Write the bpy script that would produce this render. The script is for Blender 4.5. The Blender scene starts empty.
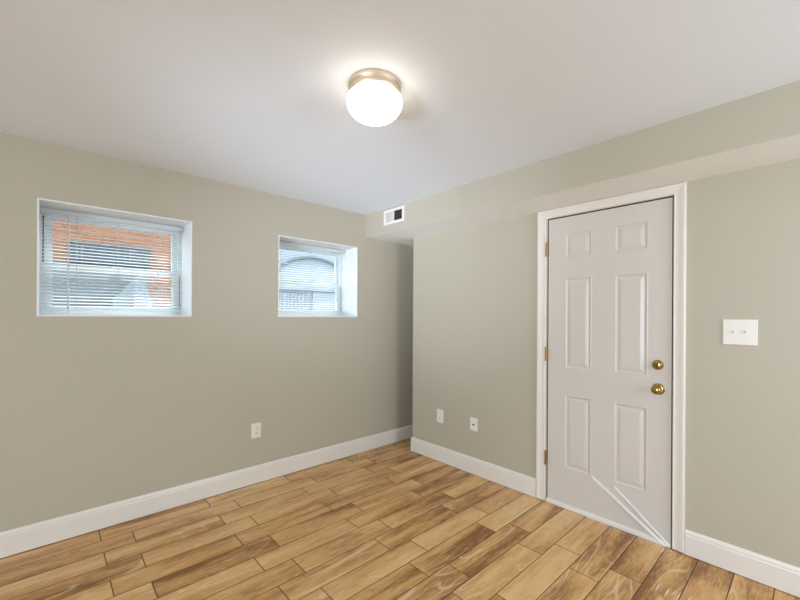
import bpy, bmesh, math, random
from mathutils import Vector, Matrix
random.seed(7)
S = bpy.context.scene
COL = S.collection

# ------------------------------------------------------------------ camera
YAW, ROLL, FPX, CY = 0.7416, 0.0056, 383.26, 315.87
cam = bpy.data.cameras.new('camera'); cam_o = bpy.data.objects.new('camera', cam); COL.objects.link(cam_o)
cam.sensor_width = 36.0; cam.lens = 36.0 * FPX / 800.0; cam.shift_y = (CY - 300.0) / 800.0
cam.clip_start = 0.02
fwd = Vector((math.sin(YAW), math.cos(YAW), 0)); rt = Vector((math.cos(YAW), -math.sin(YAW), 0)); up = Vector((0, 0, 1))
r2 = math.cos(ROLL) * rt + math.sin(ROLL) * up; u2 = -math.sin(ROLL) * rt + math.cos(ROLL) * up
m = Matrix.Identity(4)
for i in range(3):
    m[i][0] = r2[i]; m[i][1] = u2[i]; m[i][2] = -fwd[i]
m[0][3], m[1][3], m[2][3] = 0, 0, 1.35
cam_o.matrix_world = m
S.camera = cam_o

# ------------------------------------------------------------------ world, sun, exposure
S.view_settings.view_transform = 'Standard'; S.view_settings.look = 'None'
S.view_settings.gamma = 1.0; S.view_settings.use_curve_mapping = False
S.view_settings.exposure = 0.12
W = bpy.data.worlds.new('sky'); S.world = W; W.use_nodes = True
bg = W.node_tree.nodes['Background']; bg.inputs[0].default_value = (0.68, 0.84, 1.0, 1); bg.inputs[1].default_value = 5.2
def light(name, kind, energy, loc, color=(1, 1, 1), target=None, **kw):
    l = bpy.data.lights.new(name, kind); l.energy = energy; l.color = color
    for k, v in kw.items(): setattr(l, k, v)
    o = bpy.data.objects.new(name, l); COL.objects.link(o); o.location = loc
    if target is not None:
        o.rotation_euler = (Vector(target) - Vector(loc)).to_track_quat('-Z', 'Y').to_euler()
    return o
light('sun', 'SUN', 5.0, (3, 8, 12.2), (1.0, 0.97, 0.92), target=(0, 0, 0.5), angle=0.01)
# light of the second lamp behind the camera; side and bounce fills are added
light('room_light_behind', 'AREA', 46, (1.72, -2.0, 1.5), (0.76, 0.88, 1.0), target=(1.72, 3.0, 1.9), shape='RECTANGLE', size=1.1, size_y=1.4)
light('fill_light_side', 'AREA', 190, (-4.7, -0.6, 1.2), (0.70, 0.85, 1.0), target=(2.6, -0.6, 2.4), shape='RECTANGLE', size=2.0, size_y=2.0)  # added fill for the door wall, no opening there
light('bounce_fill', 'AREA', 7.0, (-2.0, 0.6, 0.5), (0.70, 0.82, 1.0), target=(2.45, 2.6, 2.15), shape='DISK', size=0.5, spread=math.radians(37))  # added upward fill that brightens the ceiling at the window corner

# ------------------------------------------------------------------ materials
def srgb(r, g, b):
    f = lambda c: (c / 255 / 12.92) if c / 255 <= 0.04045 else ((c / 255 + 0.055) / 1.055) ** 2.4
    return (f(r), f(g), f(b), 1)
def mat(name, col, rough=0.5, metal=0.0, bump=0.0, bscale=200.0, var=0.0, vscale=3.0, spec=0.5):
    M = bpy.data.materials.new(name); M.use_nodes = True; nt = M.node_tree; N = nt.nodes; L = nt.links
    b = N['Principled BSDF']; b.inputs['Roughness'].default_value = rough; b.inputs['Metallic'].default_value = metal
    b.inputs['Specular IOR Level'].default_value = spec
    b.inputs['Base Color'].default_value = col
    tc = N.new('ShaderNodeTexCoord')
    nz = N.new('ShaderNodeTexNoise'); nz.inputs['Scale'].default_value = vscale; nz.inputs['Detail'].default_value = 4
    L.new(tc.outputs['Object'], nz.inputs['Vector'])
    mp = N.new('ShaderNodeMapRange'); mp.inputs['To Min'].default_value = 1 - var; mp.inputs['To Max'].default_value = 1 + var
    L.new(nz.outputs['Fac'], mp.inputs['Value'])
    mx = N.new('ShaderNodeVectorMath'); mx.operation = 'SCALE'; mx.inputs[0].default_value = col[:3]
    L.new(mp.outputs[0], mx.inputs['Scale']); L.new(mx.outputs[0], b.inputs['Base Color'])
    if bump:
        n2 = N.new('ShaderNodeTexNoise'); n2.inputs['Scale'].default_value = bscale; n2.inputs['Detail'].default_value = 3
        L.new(tc.outputs['Object'], n2.inputs['Vector'])
        bp = N.new('ShaderNodeBump'); bp.inputs['Strength'].default_value = bump; bp.inputs['Distance'].default_value = 0.002
        L.new(n2.outputs['Fac'], bp.inputs['Height']); L.new(bp.outputs[0], b.inputs['Normal'])
    return M
M_WALL = mat('wall_paint', srgb(186, 177, 158), 0.55, bump=0.15, bscale=160, var=0.02)
M_CEIL = mat('ceiling_paint', srgb(236, 240, 246), 0.8, bump=0.1, bscale=120, var=0.01)
M_SOFFIT = mat('soffit_paint', srgb(244, 242, 238), 0.7, bump=0.1, bscale=120, var=0.01)
M_TRIM = mat('trim_paint', srgb(230, 222, 211), 0.32, var=0.01)
M_DOOR = mat('door_paint', srgb(212, 203, 193), 0.3, var=0.01)
M_VINYL = mat('white_vinyl', srgb(228, 232, 233), 0.35, var=0.01)
M_REVEAL = mat('reveal_paint', srgb(240, 241, 240), 0.5, var=0.01)
M_SLAT = mat('slat_white', srgb(236, 238, 238), 0.4, var=0.01)
def translucent(M, f):
    nt = M.node_tree; N = nt.nodes; L = nt.links
    t = N.new('ShaderNodeBsdfTranslucent'); t.inputs[0].default_value = (0.9, 0.9, 0.9, 1); mx = N.new('ShaderNodeMixShader'); mx.inputs[0].default_value = f
    L.new(N['Principled BSDF'].outputs[0], mx.inputs[1]); L.new(t.outputs[0], mx.inputs[2]); L.new(mx.outputs[0], N['Material Output'].inputs[0])
translucent(M_SLAT, 0.4)
M_CORD = mat('cord_grey', srgb(170, 172, 172), 0.6)
M_DARK = mat('duct_shade', srgb(38, 38, 40), 0.8)
M_GAP = mat('gap_shade', srgb(60, 58, 56), 0.8)  # jamb coloured dark for the shade in the door gaps
M_BRASS = mat('polished_brass', srgb(172, 148, 84), 0.16, 1.0, var=0.05, vscale=30)
M_HINGE = mat('aged_brass', srgb(178, 140, 84), 0.35, 1.0, var=0.08, vscale=60)
M_NICKEL = mat('brushed_nickel', srgb(214, 200, 178), 0.5, 1.0, bump=0.05, bscale=300)
M_PLATE = mat('plate_plastic', srgb(234, 227, 218), 0.35)
M_SLOT = mat('slot_dark', srgb(70, 62, 56), 0.6)
M_STEEL = mat('screw_steel', srgb(190, 188, 182), 0.35, 1.0)
M_STREAK = mat('white_streak', srgb(250, 250, 250), 0.35)
M_STROKE = mat('pale_stroke', srgb(232, 214, 190), 0.5)
M_BLUEGREY = mat('grey_awning', srgb(58, 63, 67), 0.7, var=0.1)
M_SIDING = mat('pale_siding', srgb(104, 107, 106), 0.7, var=0.05)
M_WHITEH = mat('white_render', srgb(150, 150, 153), 0.7, var=0.03)
M_GABLE = mat('gable_paint', srgb(124, 125, 126), 0.7)
M_GREYH = mat('grey_paint', srgb(92, 97, 102), 0.7)
M_GROUND = mat('street_concrete', srgb(120, 118, 114), 0.9, var=0.1)

def glass():
    M = bpy.data.materials.new('window_glass'); M.use_nodes = True; N = M.node_tree.nodes; L = M.node_tree.links
    N.remove(N['Principled BSDF']); out = N['Material Output']
    t = N.new('ShaderNodeBsdfTransparent'); t.inputs[0].default_value = (0.94, 0.97, 0.97, 1)
    g = N.new('ShaderNodeBsdfGlossy'); g.inputs['Roughness'].default_value = 0.02
    lw = N.new('ShaderNodeLayerWeight'); pw = N.new('ShaderNodeMath'); pw.operation = 'POWER'; pw.inputs[1].default_value = 5.0
    L.new(lw.outputs['Facing'], pw.inputs[0]); fr = N.new('ShaderNodeMath'); fr.operation = 'MULTIPLY_ADD'; fr.inputs[1].default_value = 0.6; fr.inputs[2].default_value = 0.035
    L.new(pw.outputs[0], fr.inputs[0])
    mx = N.new('ShaderNodeMixShader'); L.new(fr.outputs[0], mx.inputs[0]); L.new(t.outputs[0], mx.inputs[1]); L.new(g.outputs[0], mx.inputs[2])
    L.new(mx.outputs[0], out.inputs[0]); return M
M_GLASS = glass()
def emis():
    M = bpy.data.materials.new('lit_opal_glass'); M.use_nodes = True; N = M.node_tree.nodes
    b = N['Principled BSDF']; b.inputs['Base Color'].default_value = srgb(250, 248, 240); b.inputs['Roughness'].default_value = 0.2
    b.inputs['Emission Color'].default_value = (1.0, 0.90, 0.77, 1); b.inputs['Emission Strength'].default_value = 4.1
    return M
M_OPAL = emis()
def brick():
    M = bpy.data.materials.new('orange_brick'); M.use_nodes = True; N = M.node_tree.nodes; L = M.node_tree.links
    b = N['Principled BSDF']; b.inputs['Roughness'].default_value = 0.85
    tc = N.new('ShaderNodeTexCoord'); mp = N.new('ShaderNodeMapping'); mp.inputs['Rotation'].default_value = (math.pi / 2, 0, 0)
    br = N.new('ShaderNodeTexBrick'); br.inputs['Color1'].default_value = srgb(150, 92, 56); br.inputs['Color2'].default_value = srgb(134, 80, 50)
    br.inputs['Mortar'].default_value = srgb(140, 112, 90); br.inputs['Scale'].default_value = 1.0
    br.inputs['Brick Width'].default_value = 0.21; br.inputs['Row Height'].default_value = 0.072; br.inputs['Mortar Size'].default_value = 0.006
    L.new(tc.outputs['Object'], mp.inputs[0]); L.new(mp.outputs[0], br.inputs['Vector']); L.new(br.outputs['Color'], b.inputs['Base Color'])
    return M
M_BRICK = brick()

def floor_mat():
    M = bpy.data.materials.new('wood_look_tile'); M.use_nodes = True; nt = M.node_tree; N = nt.nodes; L = nt.links
    b = N['Principled BSDF']
    def mth(op, a, c=None, d=None):
        n = N.new('ShaderNodeMath'); n.operation = op
        for i, v in enumerate((a, c, d)):
            if v is None: continue
            if isinstance(v, (int, float)): n.inputs[i].default_value = v
            else: L.new(v, n.inputs[i])
        return n.outputs[0]
    tc = N.new('ShaderNodeTexCoord'); sp = N.new('ShaderNodeSeparateXYZ'); L.new(tc.outputs['Object'], sp.inputs[0])
    X, Y = sp.outputs[0], sp.outputs[1]
    PW, PL = 0.152, 0.611
    r = mth('DIVIDE', mth('SUBTRACT', 2.878, Y), PW); row = mth('FLOOR', r); fr = mth('FRACT', r)
    par = mth('FLOORED_MODULO', row, 2.0)                        # odd row -> .235, even -> .39
    off = mth('SUBTRACT', 0.388, mth('MULTIPLY', par, 0.153))
    c = mth('DIVIDE', mth('SUBTRACT', X, off), PL); colm = mth('FLOOR', c); fc = mth('FRACT', c)
    ex = mth('MULTIPLY', mth('MINIMUM', fc, mth('SUBTRACT', 1.0, fc)), PL)
    ey = mth('MULTIPLY', mth('MINIMUM', fr, mth('SUBTRACT', 1.0, fr)), PW)
    d = mth('MINIMUM', ex, ey)
    gm = N.new('ShaderNodeMapRange'); gm.inputs['From Min'].default_value = 0.0014; gm.inputs['From Max'].default_value = 0.0032
    L.new(d, gm.inputs['Value'])                                  # 0 in the grout, 1 on the tile
    cv = N.new('ShaderNodeCombineXYZ'); L.new(row, cv.inputs[0]); L.new(colm, cv.inputs[1])
    wn = N.new('ShaderNodeTexWhiteNoise'); wn.noise_dimensions = '2D'; L.new(cv.outputs[0], wn.inputs['Vector'])
    rs = N.new('ShaderNodeSeparateColor'); L.new(wn.outputs['Color'], rs.inputs[0])
    gv = N.new('ShaderNodeCombineXYZ')
    L.new(mth('ADD', mth('MULTIPLY', X, 0.55), mth('MULTIPLY', rs.outputs[0], 37.0)), gv.inputs[0])
    L.new(mth('ADD', mth('MULTIPLY', Y, 3.6), mth('MULTIPLY', rs.outputs[1], 53.0)), gv.inputs[1])
    L.new(mth('MULTIPLY', rs.outputs[2], 19.0), gv.inputs[2])
    def noise(scale, det, dist=0.0, rough=0.5):
        n = N.new('ShaderNodeTexNoise'); n.inputs['Scale'].default_value = scale; n.inputs['Detail'].default_value = det
        n.inputs['Distortion'].default_value = dist; n.inputs['Roughness'].default_value = rough
        L.new(gv.outputs[0], n.inputs['Vector']); return n.outputs['Fac']
    big = noise(2.6, 2.0, 0.6); cath = noise(1.9, 1.0, 0.3); fine = noise(30.0, 4.0, 0.2, 0.6)
    # cathedral figure: contour lines of a stretched noise
    rings = mth('ABSOLUTE', mth('SINE', mth('MULTIPLY', cath, 40.0)))
    line = N.new('ShaderNodeMapRange'); line.inputs['From Min'].default_value = 0.0; line.inputs['From Max'].default_value = 0.42
    line.inputs['To Min'].default_value = 1.0; line.inputs['To Max'].default_value = 0.0; L.new(rings, line.inputs['Value'])
    msk = N.new('ShaderNodeMapRange'); msk.inputs['From Min'].default_value = 0.42; msk.inputs['From Max'].default_value = 0.62
    L.new(noise(1.3, 1.0), msk.inputs['Value'])
    ramp = N.new('ShaderNodeValToRGB'); e = ramp.color_ramp.elements
    e[0].position = 0.34; e[0].color = srgb(*FL_DARK); e[1].position = 0.64; e[1].color = srgb(*FL_LIGHT)
    em = ramp.color_ramp.elements.new(0.48); em.color = srgb(*FL_MID)
    mixv = mth('ADD', mth('MULTIPLY', big, 0.66), mth('MULTIPLY', fine, 0.34))
    mixv = mth('ADD', mixv, mth('MULTIPLY', mth('SUBTRACT', rs.outputs[2], 0.5), 0.15))
    L.new(mixv, ramp.inputs[0])
    m1 = N.new('ShaderNodeMix'); m1.data_type = 'RGBA'; m1.inputs['B'].default_value = srgb(*FL_PALE)
    L.new(mth('MULTIPLY', mth('MULTIPLY', line.outputs[0], msk.outputs[0]), 0.5), m1.inputs['Factor']); L.new(ramp.outputs[0], m1.inputs['A'])
    m2 = N.new('ShaderNodeMix'); m2.data_type = 'RGBA'; m2.inputs['A'].default_value = srgb(84, 56, 34)
    L.new(gm.outputs[0], m2.inputs['Factor']); L.new(m1.outputs['Result'], m2.inputs['B'])
    L.new(m2.outputs['Result'], b.inputs['Base Color'])
    rg = N.new('ShaderNodeMapRange'); rg.inputs['To Min'].default_value = 0.8; rg.inputs['To Max'].default_value = 0.36
    L.new(gm.outputs[0], rg.inputs['Value']); L.new(rg.outputs[0], b.inputs['Roughness'])
    bp = N.new('ShaderNodeBump'); bp.inputs['Strength'].default_value = 0.35; bp.inputs['Distance'].default_value = 0.001
    L.new(mth('ADD', gm.outputs[0], mth('MULTIPLY', fine, 0.15)), bp.inputs['Height']); L.new(bp.outputs[0], b.inputs['Normal'])
    return M
FL_DARK, FL_MID, FL_LIGHT, FL_PALE = (140, 92, 46), (208, 157, 97), (232, 188, 130), (246, 224, 184)
M_FLOOR = floor_mat()

# ------------------------------------------------------------------ mesh helpers
def box(bm, x0, x1, y0, y1, z0, z1):
    vs = [bm.verts.new((x, y, z)) for x in (x0, x1) for y in (y0, y1) for z in (z0, z1)]
    F = [bm.faces.new([vs[i] for i in f]) for f in ((0, 1, 3, 2), (4, 6, 7, 5), (0, 4, 5, 1), (2, 3, 7, 6), (0, 2, 6, 4), (1, 5, 7, 3))]
    return vs, F
def boxes(*bs):
    bm = bmesh.new()
    for b in bs: box(bm, *b)
    return bm
def obj(name, bm, mats, parent=None, bevel=0.0, smooth=False, segs=2):
    if bevel:
        bmesh.ops.bevel(bm, geom=list(bm.edges), offset=bevel, segments=segs, affect='EDGES', profile=0.5)
    bmesh.ops.recalc_face_normals(bm, faces=bm.faces)
    me = bpy.data.meshes.new(name); bm.to_mesh(me); bm.free()
    for mm in (mats if isinstance(mats, (list, tuple)) else [mats]): me.materials.append(mm)
    if smooth:
        for p in me.polygons: p.use_smooth = True
    o = bpy.data.objects.new(name, me); COL.objects.link(o)
    if parent is not None:
        o.parent = parent; o.matrix_parent_inverse = parent.matrix_basis.inverted()
    return o
def empty(name, loc):
    o = bpy.data.objects.new(name, None); COL.objects.link(o); o.location = loc; o.empty_display_size = 0.1
    o.matrix_basis = Matrix.Translation(loc); return o
def tag(o, label, cat, group=None):
    o['label'] = label; o['category'] = cat
    if group: o['group'] = group
    return o
def struct(o, label, cat):
    o['kind'] = 'structure'; o['label'] = label; o['category'] = cat; return o
def lathe(prof, axis='Z', at=(0, 0, 0), n=48, caps=True):
    """prof: (radius, height) pairs turned about the axis through at; X means the height runs towards -x."""
    bm = bmesh.new(); rings = []
    for r, h in prof:
        ring = []
        for k in range(n):
            a = 2 * math.pi * k / n
            p = (r * math.cos(a), r * math.sin(a), h)
            if axis == 'X': p = (-h, p[0], p[1])
            if axis == 'Y': p = (p[0], -h, p[1])
            ring.append(bm.verts.new((p[0] + at[0], p[1] + at[1], p[2] + at[2])))
        rings.append(ring)
    for a, b in zip(rings, rings[1:]):
        for k in range(n): bm.faces.new((a[k], a[(k + 1) % n], b[(k + 1) % n], b[k]))
    if caps:
        bm.faces.new(rings[0]); bm.faces.new(rings[-1])
    return bm
def add(bm, other):
    me = bpy.data.meshes.new('t'); other.to_mesh(me); other.free(); bm.from_mesh(me); bpy.data.meshes.remove(me); return bm
def tube(bm, pts, r, n=8):
    pts = [Vector(p) for p in pts]; rings = []
    for i, p in enumerate(pts):
        t = (pts[min(i + 1, len(pts) - 1)] - pts[max(i - 1, 0)]).normalized()
        a = t.orthogonal().normalized(); b = t.cross(a)
        rings.append([bm.verts.new(p + r * (math.cos(2 * math.pi * k / n) * a + math.sin(2 * math.pi * k / n) * b)) for k in range(n)])
    for a, b in zip(rings, rings[1:]):
        for k in range(n): bm.faces.new((a[k], a[(k + 1) % n], b[(k + 1) % n], b[k]))
    bm.faces.new(rings[0]); bm.faces.new(rings[-1])
def prism(bm, poly, ext):
    """poly: list of 3-D points of one end; ext: vector to the other end"""
    a = [bm.verts.new(p) for p in poly]; b = [bm.verts.new(Vector(p) + Vector(ext)) for p in poly]
    n = len(poly)
    for k in range(n): bm.faces.new((a[k], a[(k + 1) % n], b[(k + 1) % n], b[k]))
    bm.faces.new(a); bm.faces.new(b)

# ------------------------------------------------------------------ room shell
YW, XD, XS = 3.045, 2.683, 2.323          # window wall, door wall, soffit front
H, HS = 2.35, 2.125
X0, X1, Y0 = -5.0, 3.6, -4.0
CORN = 2.735                              # outer corner of the door wall
WT = 0.32                                 # window wall thickness
W1 = (-0.052, 0.757, 1.336, 2.019); W2 = (1.410, 2.222, 1.336, 2.019)
struct(obj('floor', boxes((X0 - .1, X1 + .1, Y0 - .1, YW + WT, -0.1, 0)), M_FLOOR), 'brown wood-look plank tile floor', 'floor')
struct(obj('ceiling', boxes((X0 - .1, X1 + .1, Y0 - .1, YW + WT, H, H + 0.12)), M_CEIL), 'flat white painted ceiling', 'ceiling')
xs = [X0 - .1, W1[0], W1[1], W2[0], W2[1], X1 + .1]
bl = []
for a, b in ((0, 1), (2, 3), (4, 5)): bl.append((xs[a], xs[b], YW, YW + WT, 0, H))
for w in (W1, W2):
    bl.append((w[0], w[1], YW, YW + WT, 0, w[2])); bl.append((w[0], w[1], YW, YW + WT, w[3], H))
struct(obj('wall_left', boxes(*bl), M_WALL), 'beige wall holding the two small high windows', 'wall')
DY0, DY1, DZ = 0.572, 1.336, 2.060         # door opening
struct(obj('wall_right', boxes((XD, XD + .12, Y0 - .1, DY0, 0, H), (XD, XD + .12, DY1, CORN, 0, H), (XD, XD + .12, DY0, DY1, DZ, H),
       (XD + .12, X1, CORN - .12, CORN, 0, H)), M_WALL), 'beige wall holding the white panel door', 'wall')
struct(obj('wall_end', boxes((X1, X1 + .1, CORN - .12, YW, 0, H)), M_WALL), 'beige end wall of the narrow recess', 'wall')
struct(obj('wall_back', boxes((X0 - .1, X1, Y0 - .1, Y0, 0, H)), M_WALL), 'beige wall behind the viewer', 'wall')
struct(obj('wall_side', boxes((X0 - .1, X0, Y0, YW, 0, H)), M_WALL), 'beige wall beside the viewer', 'wall')
# soffit: beige face, white underside
bm = bmesh.new(); vs, F = box(bm, XS, XD - 0.0005, Y0, YW - 0.0005, HS, H - 0.0005)
box(bm, XD - 0.0005, X1, CORN + 0.0005, YW - 0.0005, HS, H - 0.0005)
bm.normal_update(); bmesh.ops.recalc_face_normals(bm, faces=bm.faces)
for f in bm.faces:
    f.material_index = 1 if f.normal.z < -0.5 else 0
struct(obj('ceiling_soffit', bm, [M_WALL, M_SOFFIT]), 'boxed soffit running along the top of the door wall', 'soffit')

# baseboards: profile (distance from wall, height)
BP = [(0, 0.004), (0.012, 0.004), (0.012, 0.112), (0.0105, 0.116), (0.0095, 0.119), (0.0105, 0.1225), (0.010, 0.128), (0.007, 0.136), (0.004, 0.1415), (0, 0.143)]
def base_left():
    bm = bmesh.new(); prism(bm, [(X0, YW - d, z) for d, z in BP], (X1 - X0, 0, 0)); return bm
struct(obj('baseboard_left', base_left(), M_TRIM), 'white baseboard along the window wall', 'baseboard')
bm = bmesh.new()                          # wraps the outer corner with a mitre
a = [bm.verts.new((XD - d, 1.413, z)) for d, z in BP]; b = [bm.verts.new((XD - d, CORN + d, z)) for d, z in BP]; c = [bm.verts.new((X1, CORN + d, z)) for d, z in BP]
for p, q in ((a, b), (b, c)):
    for k in range(len(BP)): bm.faces.new((p[k], p[(k + 1) % len(BP)], q[(k + 1) % len(BP)], q[k]))
bm.faces.new(a); bm.faces.new(c)
struct(obj('baseboard_center', bm, M_TRIM), 'white baseboard between the wall corner and the door', 'baseboard')
bm = bmesh.new(); prism(bm, [(XD - d, Y0, z) for d, z in BP], (0, 0.509 - Y0, 0))
struct(obj('baseboard_right', bm, M_TRIM), 'white baseboard below the light switch', 'baseboard')

# ------------------------------------------------------------------ door, casing
CP = [(0.000, 0.0), (0.000, 0.012), (0.006, 0.015), (0.012, 0.012), (0.030, 0.013), (0.050, 0.017), (0.062, 0.018), (0.069, 0.014), (0.070, 0.0)]   # (across, proud) from the inner edge
bm = bmesh.new()
ya, yb, zt = DY1 + 0.009, DY0 - 0.003, DZ + 0.002
def cas(w, p, k):                          # k: 0 foot left, 1 head left, 2 head right, 3 foot right
    top = min(zt + w * (HS - 0.001 - zt) / 0.070, HS - 0.001)
    return ((XD - p, ya + w * .95, 0.010), (XD - p, ya + w * .95, top), (XD - p, yb - w * .84, top), (XD - p, yb - w * .84, 0.010))[k]
sec = [[bm.verts.new(cas(w, p, k)) for w, p in CP] for k in range(4)]
for p, q in zip(sec, sec[1:]):
    for k in range(len(CP)): bm.faces.new((p[k], p[(k + 1) % len(CP)], q[(k + 1) % len(CP)], q[k]))
bm.faces.new(sec[0]); bm.faces.new(sec[3])
# jamb lining the opening and the stop behind the slab
for bx in ((XD, XD + .12, DY1, DY1 + .0, 0, DZ),): pass
cs = struct(obj('trim_1', bm, M_TRIM), 'white moulded casing around the door', 'door casing')
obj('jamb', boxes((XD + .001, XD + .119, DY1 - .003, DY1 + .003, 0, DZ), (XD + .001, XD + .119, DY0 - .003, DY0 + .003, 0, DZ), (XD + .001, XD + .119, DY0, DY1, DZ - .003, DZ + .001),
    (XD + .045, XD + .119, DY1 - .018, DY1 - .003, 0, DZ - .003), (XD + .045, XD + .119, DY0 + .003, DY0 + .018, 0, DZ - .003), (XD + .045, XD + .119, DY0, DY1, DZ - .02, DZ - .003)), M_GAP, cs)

def door_slab():
    y0, y1, z0, z1 = DY0 + 0.0065, DY1 - 0.0065, 0.018, DZ - 0.0075
    xf, xb = XD + 0.002, XD + 0.042
    ys = [y0, 0.700, 0.888, 1.029, 1.209, y1]; zs = [z0, 0.284, 0.801, 0.990, 1.624, 1.764, 1.940, z1]
    bm = bmesh.new(); g = {}
    for i, y in enumerate(ys):
        for j, z in enumerate(zs): g[i, j] = bm.verts.new((xf, y, z))
    for i in range(5):
        for j in range(7):
            q = [g[i, j], g[i + 1, j], g[i + 1, j + 1], g[i, j + 1]]
            if i in (1, 3) and j in (1, 3, 5):
                prev = q
                for ins, dep in ((0.004, -0.001), (0.009, 0.002), (0.016, 0.005), (0.021, 0.005), (0.029, 0.003), (0.040, 0.001), (0.044, 0.0007)):
                    ring = [bm.verts.new((xf + dep, ys[i] + ins, zs[j] + ins)), bm.verts.new((xf + dep, ys[i + 1] - ins, zs[j] + ins)),
                            bm.verts.new((xf + dep, ys[i + 1] - ins, zs[j + 1] - ins)), bm.verts.new((xf + dep, ys[i] + ins, zs[j + 1] - ins))]
                    for k in range(4): bm.faces.new((prev[k], prev[(k + 1) % 4], ring[(k + 1) % 4], ring[k]))
                    prev = ring
                bm.faces.new(prev)
            else: bm.faces.new(q)
    back = [bm.verts.new((xb, y, z)) for y, z in ((y0, z0), (y1, z0), (y1, z1), (y0, z1))]
    edge = [[g[i, 0] for i in range(6)], [g[5, j] for j in range(8)], [g[i, 7] for i in range(5, -1, -1)], [g[0, j] for j in range(7, -1, -1)]]
    for k in range(4): bm.faces.new(edge[k] + [back[(k + 1) % 4], back[k]])
    bm.faces.new(back)
    return bm
door = struct(obj('door_1', door_slab(), M_DOOR), 'white six-panel door with brass knob and hinges', 'door')
KY = 0.644
kn = obj('door_knob', lathe([(0.0, 0.066), (0.010, 0.0655), (0.019, 0.063), (0.0245, 0.056), (0.0262, 0.048), (0.0242, 0.039), (0.018, 0.031), (0.012, 0.026), (0.0105, 0.020), (0.0105, 0.004)], 'X', (XD + .002, KY, 0.922), 32, False), M_BRASS, door, smooth=True)
obj('rosette', lathe([(0.034, 0.0), (0.034, 0.003), (0.031, 0.007), (0.022, 0.0095), (0.012, 0.010)], 'X', (XD + .002, KY, 0.922), 32), M_BRASS, kn, smooth=True)
db = obj('deadbolt', lathe([(0.030, 0.0), (0.030, 0.004), (0.027, 0.014), (0.023, 0.018), (0.0, 0.0185)], 'X', (XD + .002, KY + .003, 1.066), 32, False), M_BRASS, door, smooth=True)
bm = bmesh.new(); box(bm, XD - .036, XD - .014, KY - .004, KY + .010, 1.048, 1.084)
obj('thumb_turn', bm, M_BRASS, db, bevel=0.003)
for hz in (1.838, 1.078, 0.325):
    bm = lathe([(0.0085, -0.045), (0.0085, 0.045)], 'Z', (XD - .012, DY1 + .001, hz), 16)
    add(bm, lathe([(0.0095, -0.050), (0.0095, -0.045)], 'Z', (XD - .012, DY1 + .001, hz), 16)); add(bm, lathe([(0.0095, 0.045), (0.0095, 0.050)], 'Z', (XD - .012, DY1 + .001, hz), 16))
    box(bm, XD - .0185, XD - .001, DY1 + .003, DY1 + .008, hz - .045, hz + .045)
    hg = obj('hinge', bm, M_HINGE, door); hg['label'] = 'brass hinge'
bm = bmesh.new(); prism(bm, [(XD - .012, DY0 + .005, 0.006), (XD - .012, DY0 + .005, 0.022), (XD - .007, DY0 + .005, 0.030), (XD + .002, DY0 + .005, 0.034), (XD + .002, DY0 + .005, 0.006)], (0, DY1 - DY0 - .010, 0))
obj('door_sweep', bm, M_TRIM, door)
# added white lines for a stitching artifact, panel corner to door foot
def streak(pts, w):
    bm = bmesh.new()
    for (ya_, za), (yb_, zb) in pts:
        d = Vector((0, yb_ - ya_, zb - za)).normalized(); n = Vector((0, -d.z, d.y)) * w / 2
        a, b = Vector((XD + .0008, ya_, za)), Vector((XD + .0008 - 0.0155, yb_, zb))
        prism(bm, [a - n, a + n, b + n * 1.4, b - n * 1.4], (0.0035, 0, 0))
    return bm
sk = obj('artifact_streak', streak([((1.026, 0.290), (0.592, 0.010)), ((1.015, 0.272), (0.604, 0.008)), ((0.884, 0.262), (0.582, 0.020)), ((0.874, 0.250), (0.588, 0.030))], 0.0055), M_STREAK, door)
sk['label'] = 'thin white streaks slanting down to the door foot'

# pale strokes on the tiles in front of the door
bm = bmesh.new()
for (xa, ya_), (xb, yb_), w in (((2.668, .600), (2.585, .607), .010), ((2.668, .570), (2.640, .566), .016), ((2.294, .538), (2.209, .539), .006), ((2.298, .496), (2.194, .498), .007),
                          ((2.300, .472), (2.225, .476), .005), ((2.296, .451), (2.200, .454), .007), ((2.303, .408), (2.240, .416), .006)):
    d = Vector((xb - xa, yb_ - ya_, 0)).normalized(); n = Vector((-d.y, d.x, 0)) * w / 2
    A, B, M_ = Vector((xa, ya_, .0002)), Vector((xb, yb_, .0002)), Vector(((xa + xb) / 2, (ya_ + yb_) / 2, .0002))
    prism(bm, [A, M_ - n, B, M_ + n], (0, 0, .0006))
sc = obj('pale_mark', bm, M_STROKE, bpy.data.objects['floor']); sc['label'] = 'pale strokes on the tiles'

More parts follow.
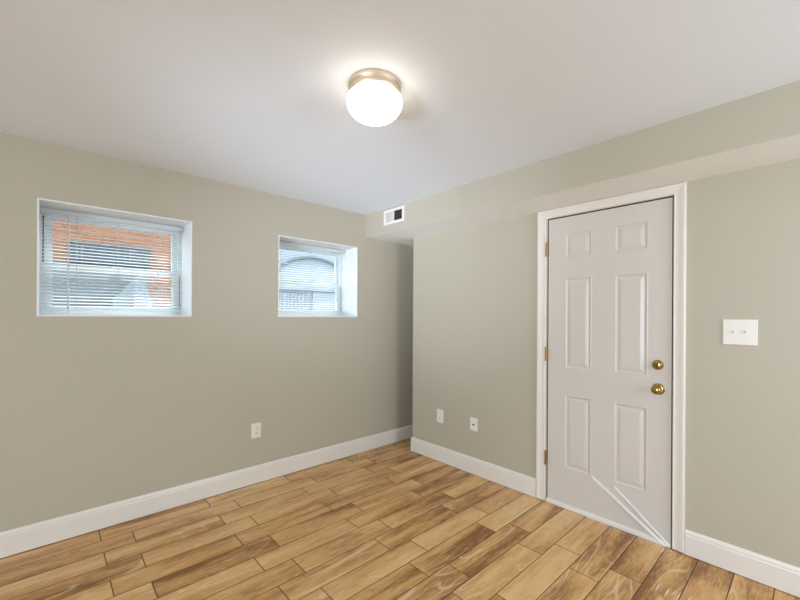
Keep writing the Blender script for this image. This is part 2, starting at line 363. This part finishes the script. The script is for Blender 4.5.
# ------------------------------------------------------------------ windows
def window(n, w, label):
    x0, x1, z0, z1 = w; d0 = YW + 0.255; d1 = YW + 0.315
    t = 0.007
    root = obj('window_%d' % n, boxes((x0 + t, x0 + .034, d0, d1, z0 + t, z1 - t), (x1 - .034, x1 - t, d0, d1, z0 + t, z1 - t),
               (x0 + .034, x1 - .034, d0, d1, z1 - .036, z1 - t), (x0 + .034, x1 - .034, d0, d1, z0 + t, z0 + .034)), M_VINYL)
    struct(root, label, 'window')
    p = 0.002
    obj('reveal', boxes((x0, x0 + t, YW - p, d1, z0, z1), (x1 - t, x1, YW - p, d1, z0, z1), (x0 + t, x1 - t, YW - p, d1, z1 - t, z1), (x0 + t, x1 - t, YW - p, d1, z0, z0 + t)), M_REVEAL, root)
    zm = 1.652; g = .034
    def sash(nm, za, zb, ya_, yb_, rail_b, rail_t):
        s = obj(nm, boxes((x0 + g, x0 + g + .034, ya_, yb_, za, zb), (x1 - g - .034, x1 - g, ya_, yb_, za, zb),
                (x0 + g + .034, x1 - g - .034, ya_, yb_, za, za + rail_b), (x0 + g + .034, x1 - g - .034, ya_, yb_, zb - rail_t, zb)), M_VINYL, root)
        ym = (ya_ + yb_) / 2
        obj('pane', boxes((x0 + g + .030, x1 - g - .030, ym - .002, ym + .002, za + rail_b - .004, zb - rail_t + .004)), M_GLASS, s)
        return s
    sash('upper_sash', zm - .014, z1 - .036, d0 + .032, d0 + .056, .034, .026)
    lo = sash('lower_sash', z0 + .034, zm + .018, d0 + .004, d0 + .030, .030, .036)
    xm = (x0 + x1) / 2
    obj('sash_lock', boxes((xm - .03, xm + .03, d0 - .006, d0 + .022, zm + .018, zm + .028)), M_VINYL, lo)
    obj('jamb_track', boxes((x0 + .020, x0 + .026, d0 - .002, d0 + .001, zm + .02, z1 - .05), (x1 - .026, x1 - .020, d0 - .002, d0 + .001, z0 + .05, zm - .01)), M_SLOT, root)
    return root
window(1, W1, 'white sash window nearer the left end of the wall, brick seen outside')
window(2, W2, 'white sash window nearer the room corner, bright white outside')

def blind(w, label, wand_x, cords):
    x0, x1, z0, z1 = w[0] + .012, w[1] - .012, w[2], w[3]
    yc = YW + 0.200
    root = empty('venetian_blind', ((x0 + x1) / 2, yc, z0 + .036)); tag(root, label, 'blind', 'blinds in the small windows')
    obj('headrail', boxes((x0, x1, yc - .016, yc + .018, z1 - .044, z1 - .014)), M_SLAT, root, bevel=.002)
    bm = bmesh.new(); zb, ztop = z0 + .062, z1 - .056; n = 28; a = math.radians(19)
    for k in range(n):
        z = zb + (ztop - zb) * k / (n - 1)
        pr = []
        for i in range(5):                  # a crowned slat, tilted a little
            s = -1 + i * .5; pr.append((s * .0122, .0016 * (1 - s * s)))
        pts = [(yc + y * math.cos(a) - h * math.sin(a), z + y * math.sin(a) + h * math.cos(a)) for y, h in pr]
        poly = [(x0 + .004, y, zz) for y, zz in pts] + [(x0 + .004, y, zz - .0006) for y, zz in reversed(pts)]
        prism(bm, poly, (x1 - x0 - .008, 0, 0))
    obj('slats', bm, M_SLAT, root)
    obj('bottom_rail', boxes((x0 + .003, x1 - .003, yc - .012, yc + .012, z0 + .036, z0 + .050)), M_SLAT, root, bevel=.002)
    for cx in cords:
        bm = bmesh.new()
        for dy in (-.0135, .0135): tube(bm, [(cx, yc + dy, z0 + .048), (cx, yc + dy, z1 - .04)], .0009, 6)
        obj('ladder_cord', bm, M_CORD, root)
    if wand_x is not None:
        bm = bmesh.new(); tube(bm, [(wand_x, yc - .020, z1 - .050), (wand_x, yc - .021, z0 + .016)], .0038, 8)
        tube(bm, [(wand_x, yc - .014, z1 - .036), (wand_x, yc - .020, z1 - .040), (wand_x, yc - .020, z1 - .056)], .0018, 6)
        obj('tilt_wand', bm, M_VINYL, root)
    return root
blind(W1, 'white slatted blind in the window facing orange brick', 0.090, (0.13, 0.35, 0.585))
blind(W2, 'white slatted blind in the window beside the room corner', None, (1.53, 1.815, 2.075))

# ------------------------------------------------------------------ ceiling lamp
LX, LY = 1.038, 1.304
lamp = tag(empty('ceiling_light', (LX, LY, H)), 'round flush ceiling lamp with glowing white mushroom glass', 'ceiling lamp')
obj('base', lathe([(0.060, 0.0), (0.1135, 0.0), (0.1145, -0.003), (0.1145, -0.016), (0.112, -0.021), (0.1085, -0.023), (0.1085, -0.027), (0.1105, -0.030), (0.1105, -0.041), (0.108, -0.046), (0.100, -0.049), (0.092, -0.050)], 'Z', (LX, LY, H), 64), M_NICKEL, lamp, smooth=True)
prof = [(0.098, -0.049), (0.105, -0.053), (0.112, -0.058)]
for k in range(13):
    t = math.radians(12 - k * 8.5); prof.append((0.1205 * math.cos(t), -0.077 + 0.082 * math.sin(t)))
prof[-1] = (0.0005, -0.159)
sh = obj('glass_shade', lathe(prof, 'Z', (LX, LY, H), 64, False), M_OPAL, lamp, smooth=True); sh['label'] = 'glowing white glass shade'

# ------------------------------------------------------------------ air vent in the soffit face
vent = tag(empty('air_vent', (XS, 2.62, 2.26)), 'white register grille on the soffit face near the corner', 'vent')
va, vb, vz0, vz1 = 2.484, 2.762, 2.196, 2.330
obj('frame', boxes((XS - .008, XS, va, vb, vz1 - .022, vz1), (XS - .008, XS, va, vb, vz0, vz0 + .022), (XS - .008, XS, va, va + .026, vz0 + .022, vz1 - .022), (XS - .008, XS, vb - .026, vb, vz0 + .022, vz1 - .022),
    (XS - .008, XS, 2.618, 2.628, vz0 + .022, vz1 - .022)), M_PLATE, vent)
o = obj('backing', boxes((XS - .0015, XS - .0003, va + .02, vb - .02, vz0 + .02, vz1 - .02)), M_DARK, vent); o['label'] = 'dark sheet for the shade behind the grille'  # dark sheet painted in for the shade of the duct
bm = bmesh.new()
for k in range(7):
    y = 2.632 + k * .0155; prism(bm, [(XS - .007, y - .001, vz0 + .02), (XS - .007, y + .001, vz0 + .02), (XS - .0035, y + .0155, vz0 + .02), (XS - .0035, y + .0135, vz0 + .02)], (0, 0, vz1 - vz0 - .04))
obj('closed_louvres', bm, M_PLATE, vent)
bm = bmesh.new()
for k in range(4):
    z = vz0 + .032 + k * .0215; prism(bm, [(XS - .006, va + .024, z), (XS - .006, va + .024, z + .0012), (XS - .002, va + .024, z + .004), (XS - .002, va + .024, z + .0028)], (0, .112, 0))
obj('open_louvres', bm, M_GREYH, vent)

# ------------------------------------------------------------------ wall plates
def to_wall(bm, kind, c):
    """local: x across, y out of the wall, z up -> window wall ('L') or door wall ('R')"""
    for v in bm.verts:
        x, y, z = v.co
        v.co = (c[0] + x, c[1] - y, c[2] + z) if kind == 'L' else (c[0] - y, c[1] - x, c[2] + z)
    return bm
def plate(name, kind, c, w, h, label, cat, face, group=None):
    root = tag(empty(name, c), label, cat, group)
    bm = boxes((-w / 2, w / 2, 0.0002, .006, -h / 2, h / 2)); bmesh.ops.bevel(bm, geom=[e for e in bm.edges if max(v.co.y for v in e.verts) > .005], offset=.003, segments=3, affect='EDGES', profile=.6)
    obj('plate', to_wall(bm, kind, c), M_PLATE, root)
    face(root, kind, c, w, h)
def screw(root, kind, c, x, z):
    obj('screw', to_wall(lathe([(0.0034, -0.0055), (0.0034, -0.0068), (0.002, -0.0074)], 'Y', (x, 0, z), 12), kind, c), M_PLATE, root)
def face_duplex(root, kind, c, w, h):
    for s in (1, -1):
        bm = lathe([(0.0165, -0.0055), (0.0165, -0.0078), (0.0155, -0.0086), (0.004, -0.0086)], 'Y', (0, 0, s * .0195), 24)
        r = obj('receptacle', to_wall(bm, kind, c), M_PLATE, root)
        obj('slots', to_wall(boxes((-.0075, -.0045, .0084, .0092, s * .0195 - .002, s * .0195 + .008), (.0045, .0075, .0084, .0092, s * .0195 - .001, s * .0195 + .007),
            (-.002, .002, .0084, .0092, s * .0195 - .010, s * .0195 - .006)), kind, c), M_SLOT, r)
    screw(root, kind, c, 0, 0)
def face_jack(root, kind, c, w, h):
    obj('socket', to_wall(boxes((-.011, .011, .0055, .0078, -.030, -.006)), kind, c), M_PLATE, root, bevel=.0008)
    o = obj('opening', to_wall(boxes((-.006, .006, .0075, .0084, -.024, -.012)), kind, c), M_CORD, root); o['label'] = 'small grey opening'
    screw(root, kind, c, 0, .042); screw(root, kind, c, 0, -.042)
def face_coax(root, kind, c, w, h):
    o = obj('connector', to_wall(lathe([(0.0080, -0.0055), (0.0080, -0.010), (0.0050, -0.010), (0.0050, -0.018), (0.002, -0.018)], 'Y', (0, 0, -.002), 16), kind, c), M_SLOT, root); o['label'] = 'dark cable connector'
    screw(root, kind, c, 0, .042); screw(root, kind, c, 0, -.042)
def face_switch(root, kind, c, w, h):
    for x, s in ((-.0235, 1), (.0235, 1)):
        sl = obj('bezel', to_wall(boxes((x - .0058, x + .0058, .0056, .0070, -.0125, .0125)), kind, c), M_PLATE, root)
        bm = bmesh.new(); prism(bm, [(x - .0042, .006, -.006), (x - .0042, .006, .007), (x - .0042, .019, .0125), (x - .0042, .020, .006)], (.0084, 0, 0))
        obj('toggle', to_wall(bm, kind, c), M_PLATE, root, bevel=.0008)
        for z in (.034, -.034): screw(root, kind, c, x, z)
plate('wall_outlet', 'L', (1.230, YW, 0.425), .077, .118, 'white duplex outlet on the wall with the windows', 'outlet', face_duplex)
plate('phone_jack_plate', 'R', (XD, 2.368, 0.423), .076, .122, 'white blank-topped jack plate nearest the wall corner', 'wall plate', face_jack)
plate('cable_jack_plate', 'R', (XD, 1.985, 0.427), .074, .110, 'white plate with dark cable hole, between jack plate and door', 'wall plate', face_coax)
plate('light_switch', 'R', (XD, 0.279, 1.274), .138, .134, 'white double toggle switch plate beside the door', 'light switch', face_switch)

# ------------------------------------------------------------------ outside
GZ = 1.14
struct(obj('ground_outside', boxes((-9, 16, YW + WT, 22, GZ - .2, GZ)), M_GROUND), 'pale pavement outside the windows', 'ground')
hs = tag(empty('brick_house', (0.3, 7, GZ)), 'orange brick house seen through the slats of the brick-facing window', 'house')
obj('brick_wall', boxes((-4, 1.62, 7.0, 7.3, GZ, 3.3)), M_BRICK, hs)
o = obj('awning', boxes((0.20, 1.14, 6.88, 6.999, 2.06, 2.35)), M_BLUEGREY, hs); o['label'] = 'blue-grey awning band'
for px in (.27, .32, .87):
    obj('awning_post', boxes((px, px + .022, 6.862, 6.8805, 2.10, 2.31)), M_SIDING, hs)
o = obj('siding', boxes((-0.6, 1.13, 6.93, 6.999, GZ, 2.06)), M_SIDING, hs); o['label'] = 'pale grey lower wall'
bm = bmesh.new(); prism(bm, [(.66, 6.60, GZ), (.66, 6.60, 1.55), (.90, 6.60, 1.85), (.98, 6.60, 1.85), (1.12, 6.60, 1.56), (1.12, 6.60, GZ)], (0, .32, 0))
obj('porch_gable', bm, M_GABLE, hs)
hw = tag(empty('white_house', (5, 7.4, GZ)), 'white house with an arched porch seen through the corner window', 'house')
obj('front_wall', boxes((2.3, 10, 7.4, 7.7, GZ, 3.3)), M_WHITEH, hw)
bm = bmesh.new(); tube(bm, [(3.35, 7.32, GZ)] + [(3.45 + .75 - .85 * math.cos(t), 7.32, 2.1 + .48 * math.sin(t)) for t in [math.pi * k / 16 for k in range(17)]] + [(5.05, 7.32, GZ)], .035, 8)
o = obj('porch_arch', bm, M_GREYH, hw); o['label'] = 'grey arch outline'
rl = tag(empty('porch_railing', (3.4, 6.7, GZ)), 'white balustrade outside the corner window', 'railing')
obj('top_rail', boxes((2.7, 4.6, 6.67, 6.73, 1.78, 1.84)), M_GREYH, rl)
obj('bottom_rail', boxes((2.7, 4.6, 6.68, 6.72, 1.36, 1.40)), M_WHITEH, rl)
for k in range(13):
    obj('baluster', boxes((2.75 + k * .075, 2.785 + k * .075, 6.685, 6.715, 1.40, 1.78)), M_WHITEH, rl)
obj('newel_panel', boxes((3.80, 4.6, 6.66, 6.74, GZ, 1.78)), M_WHITEH, rl)
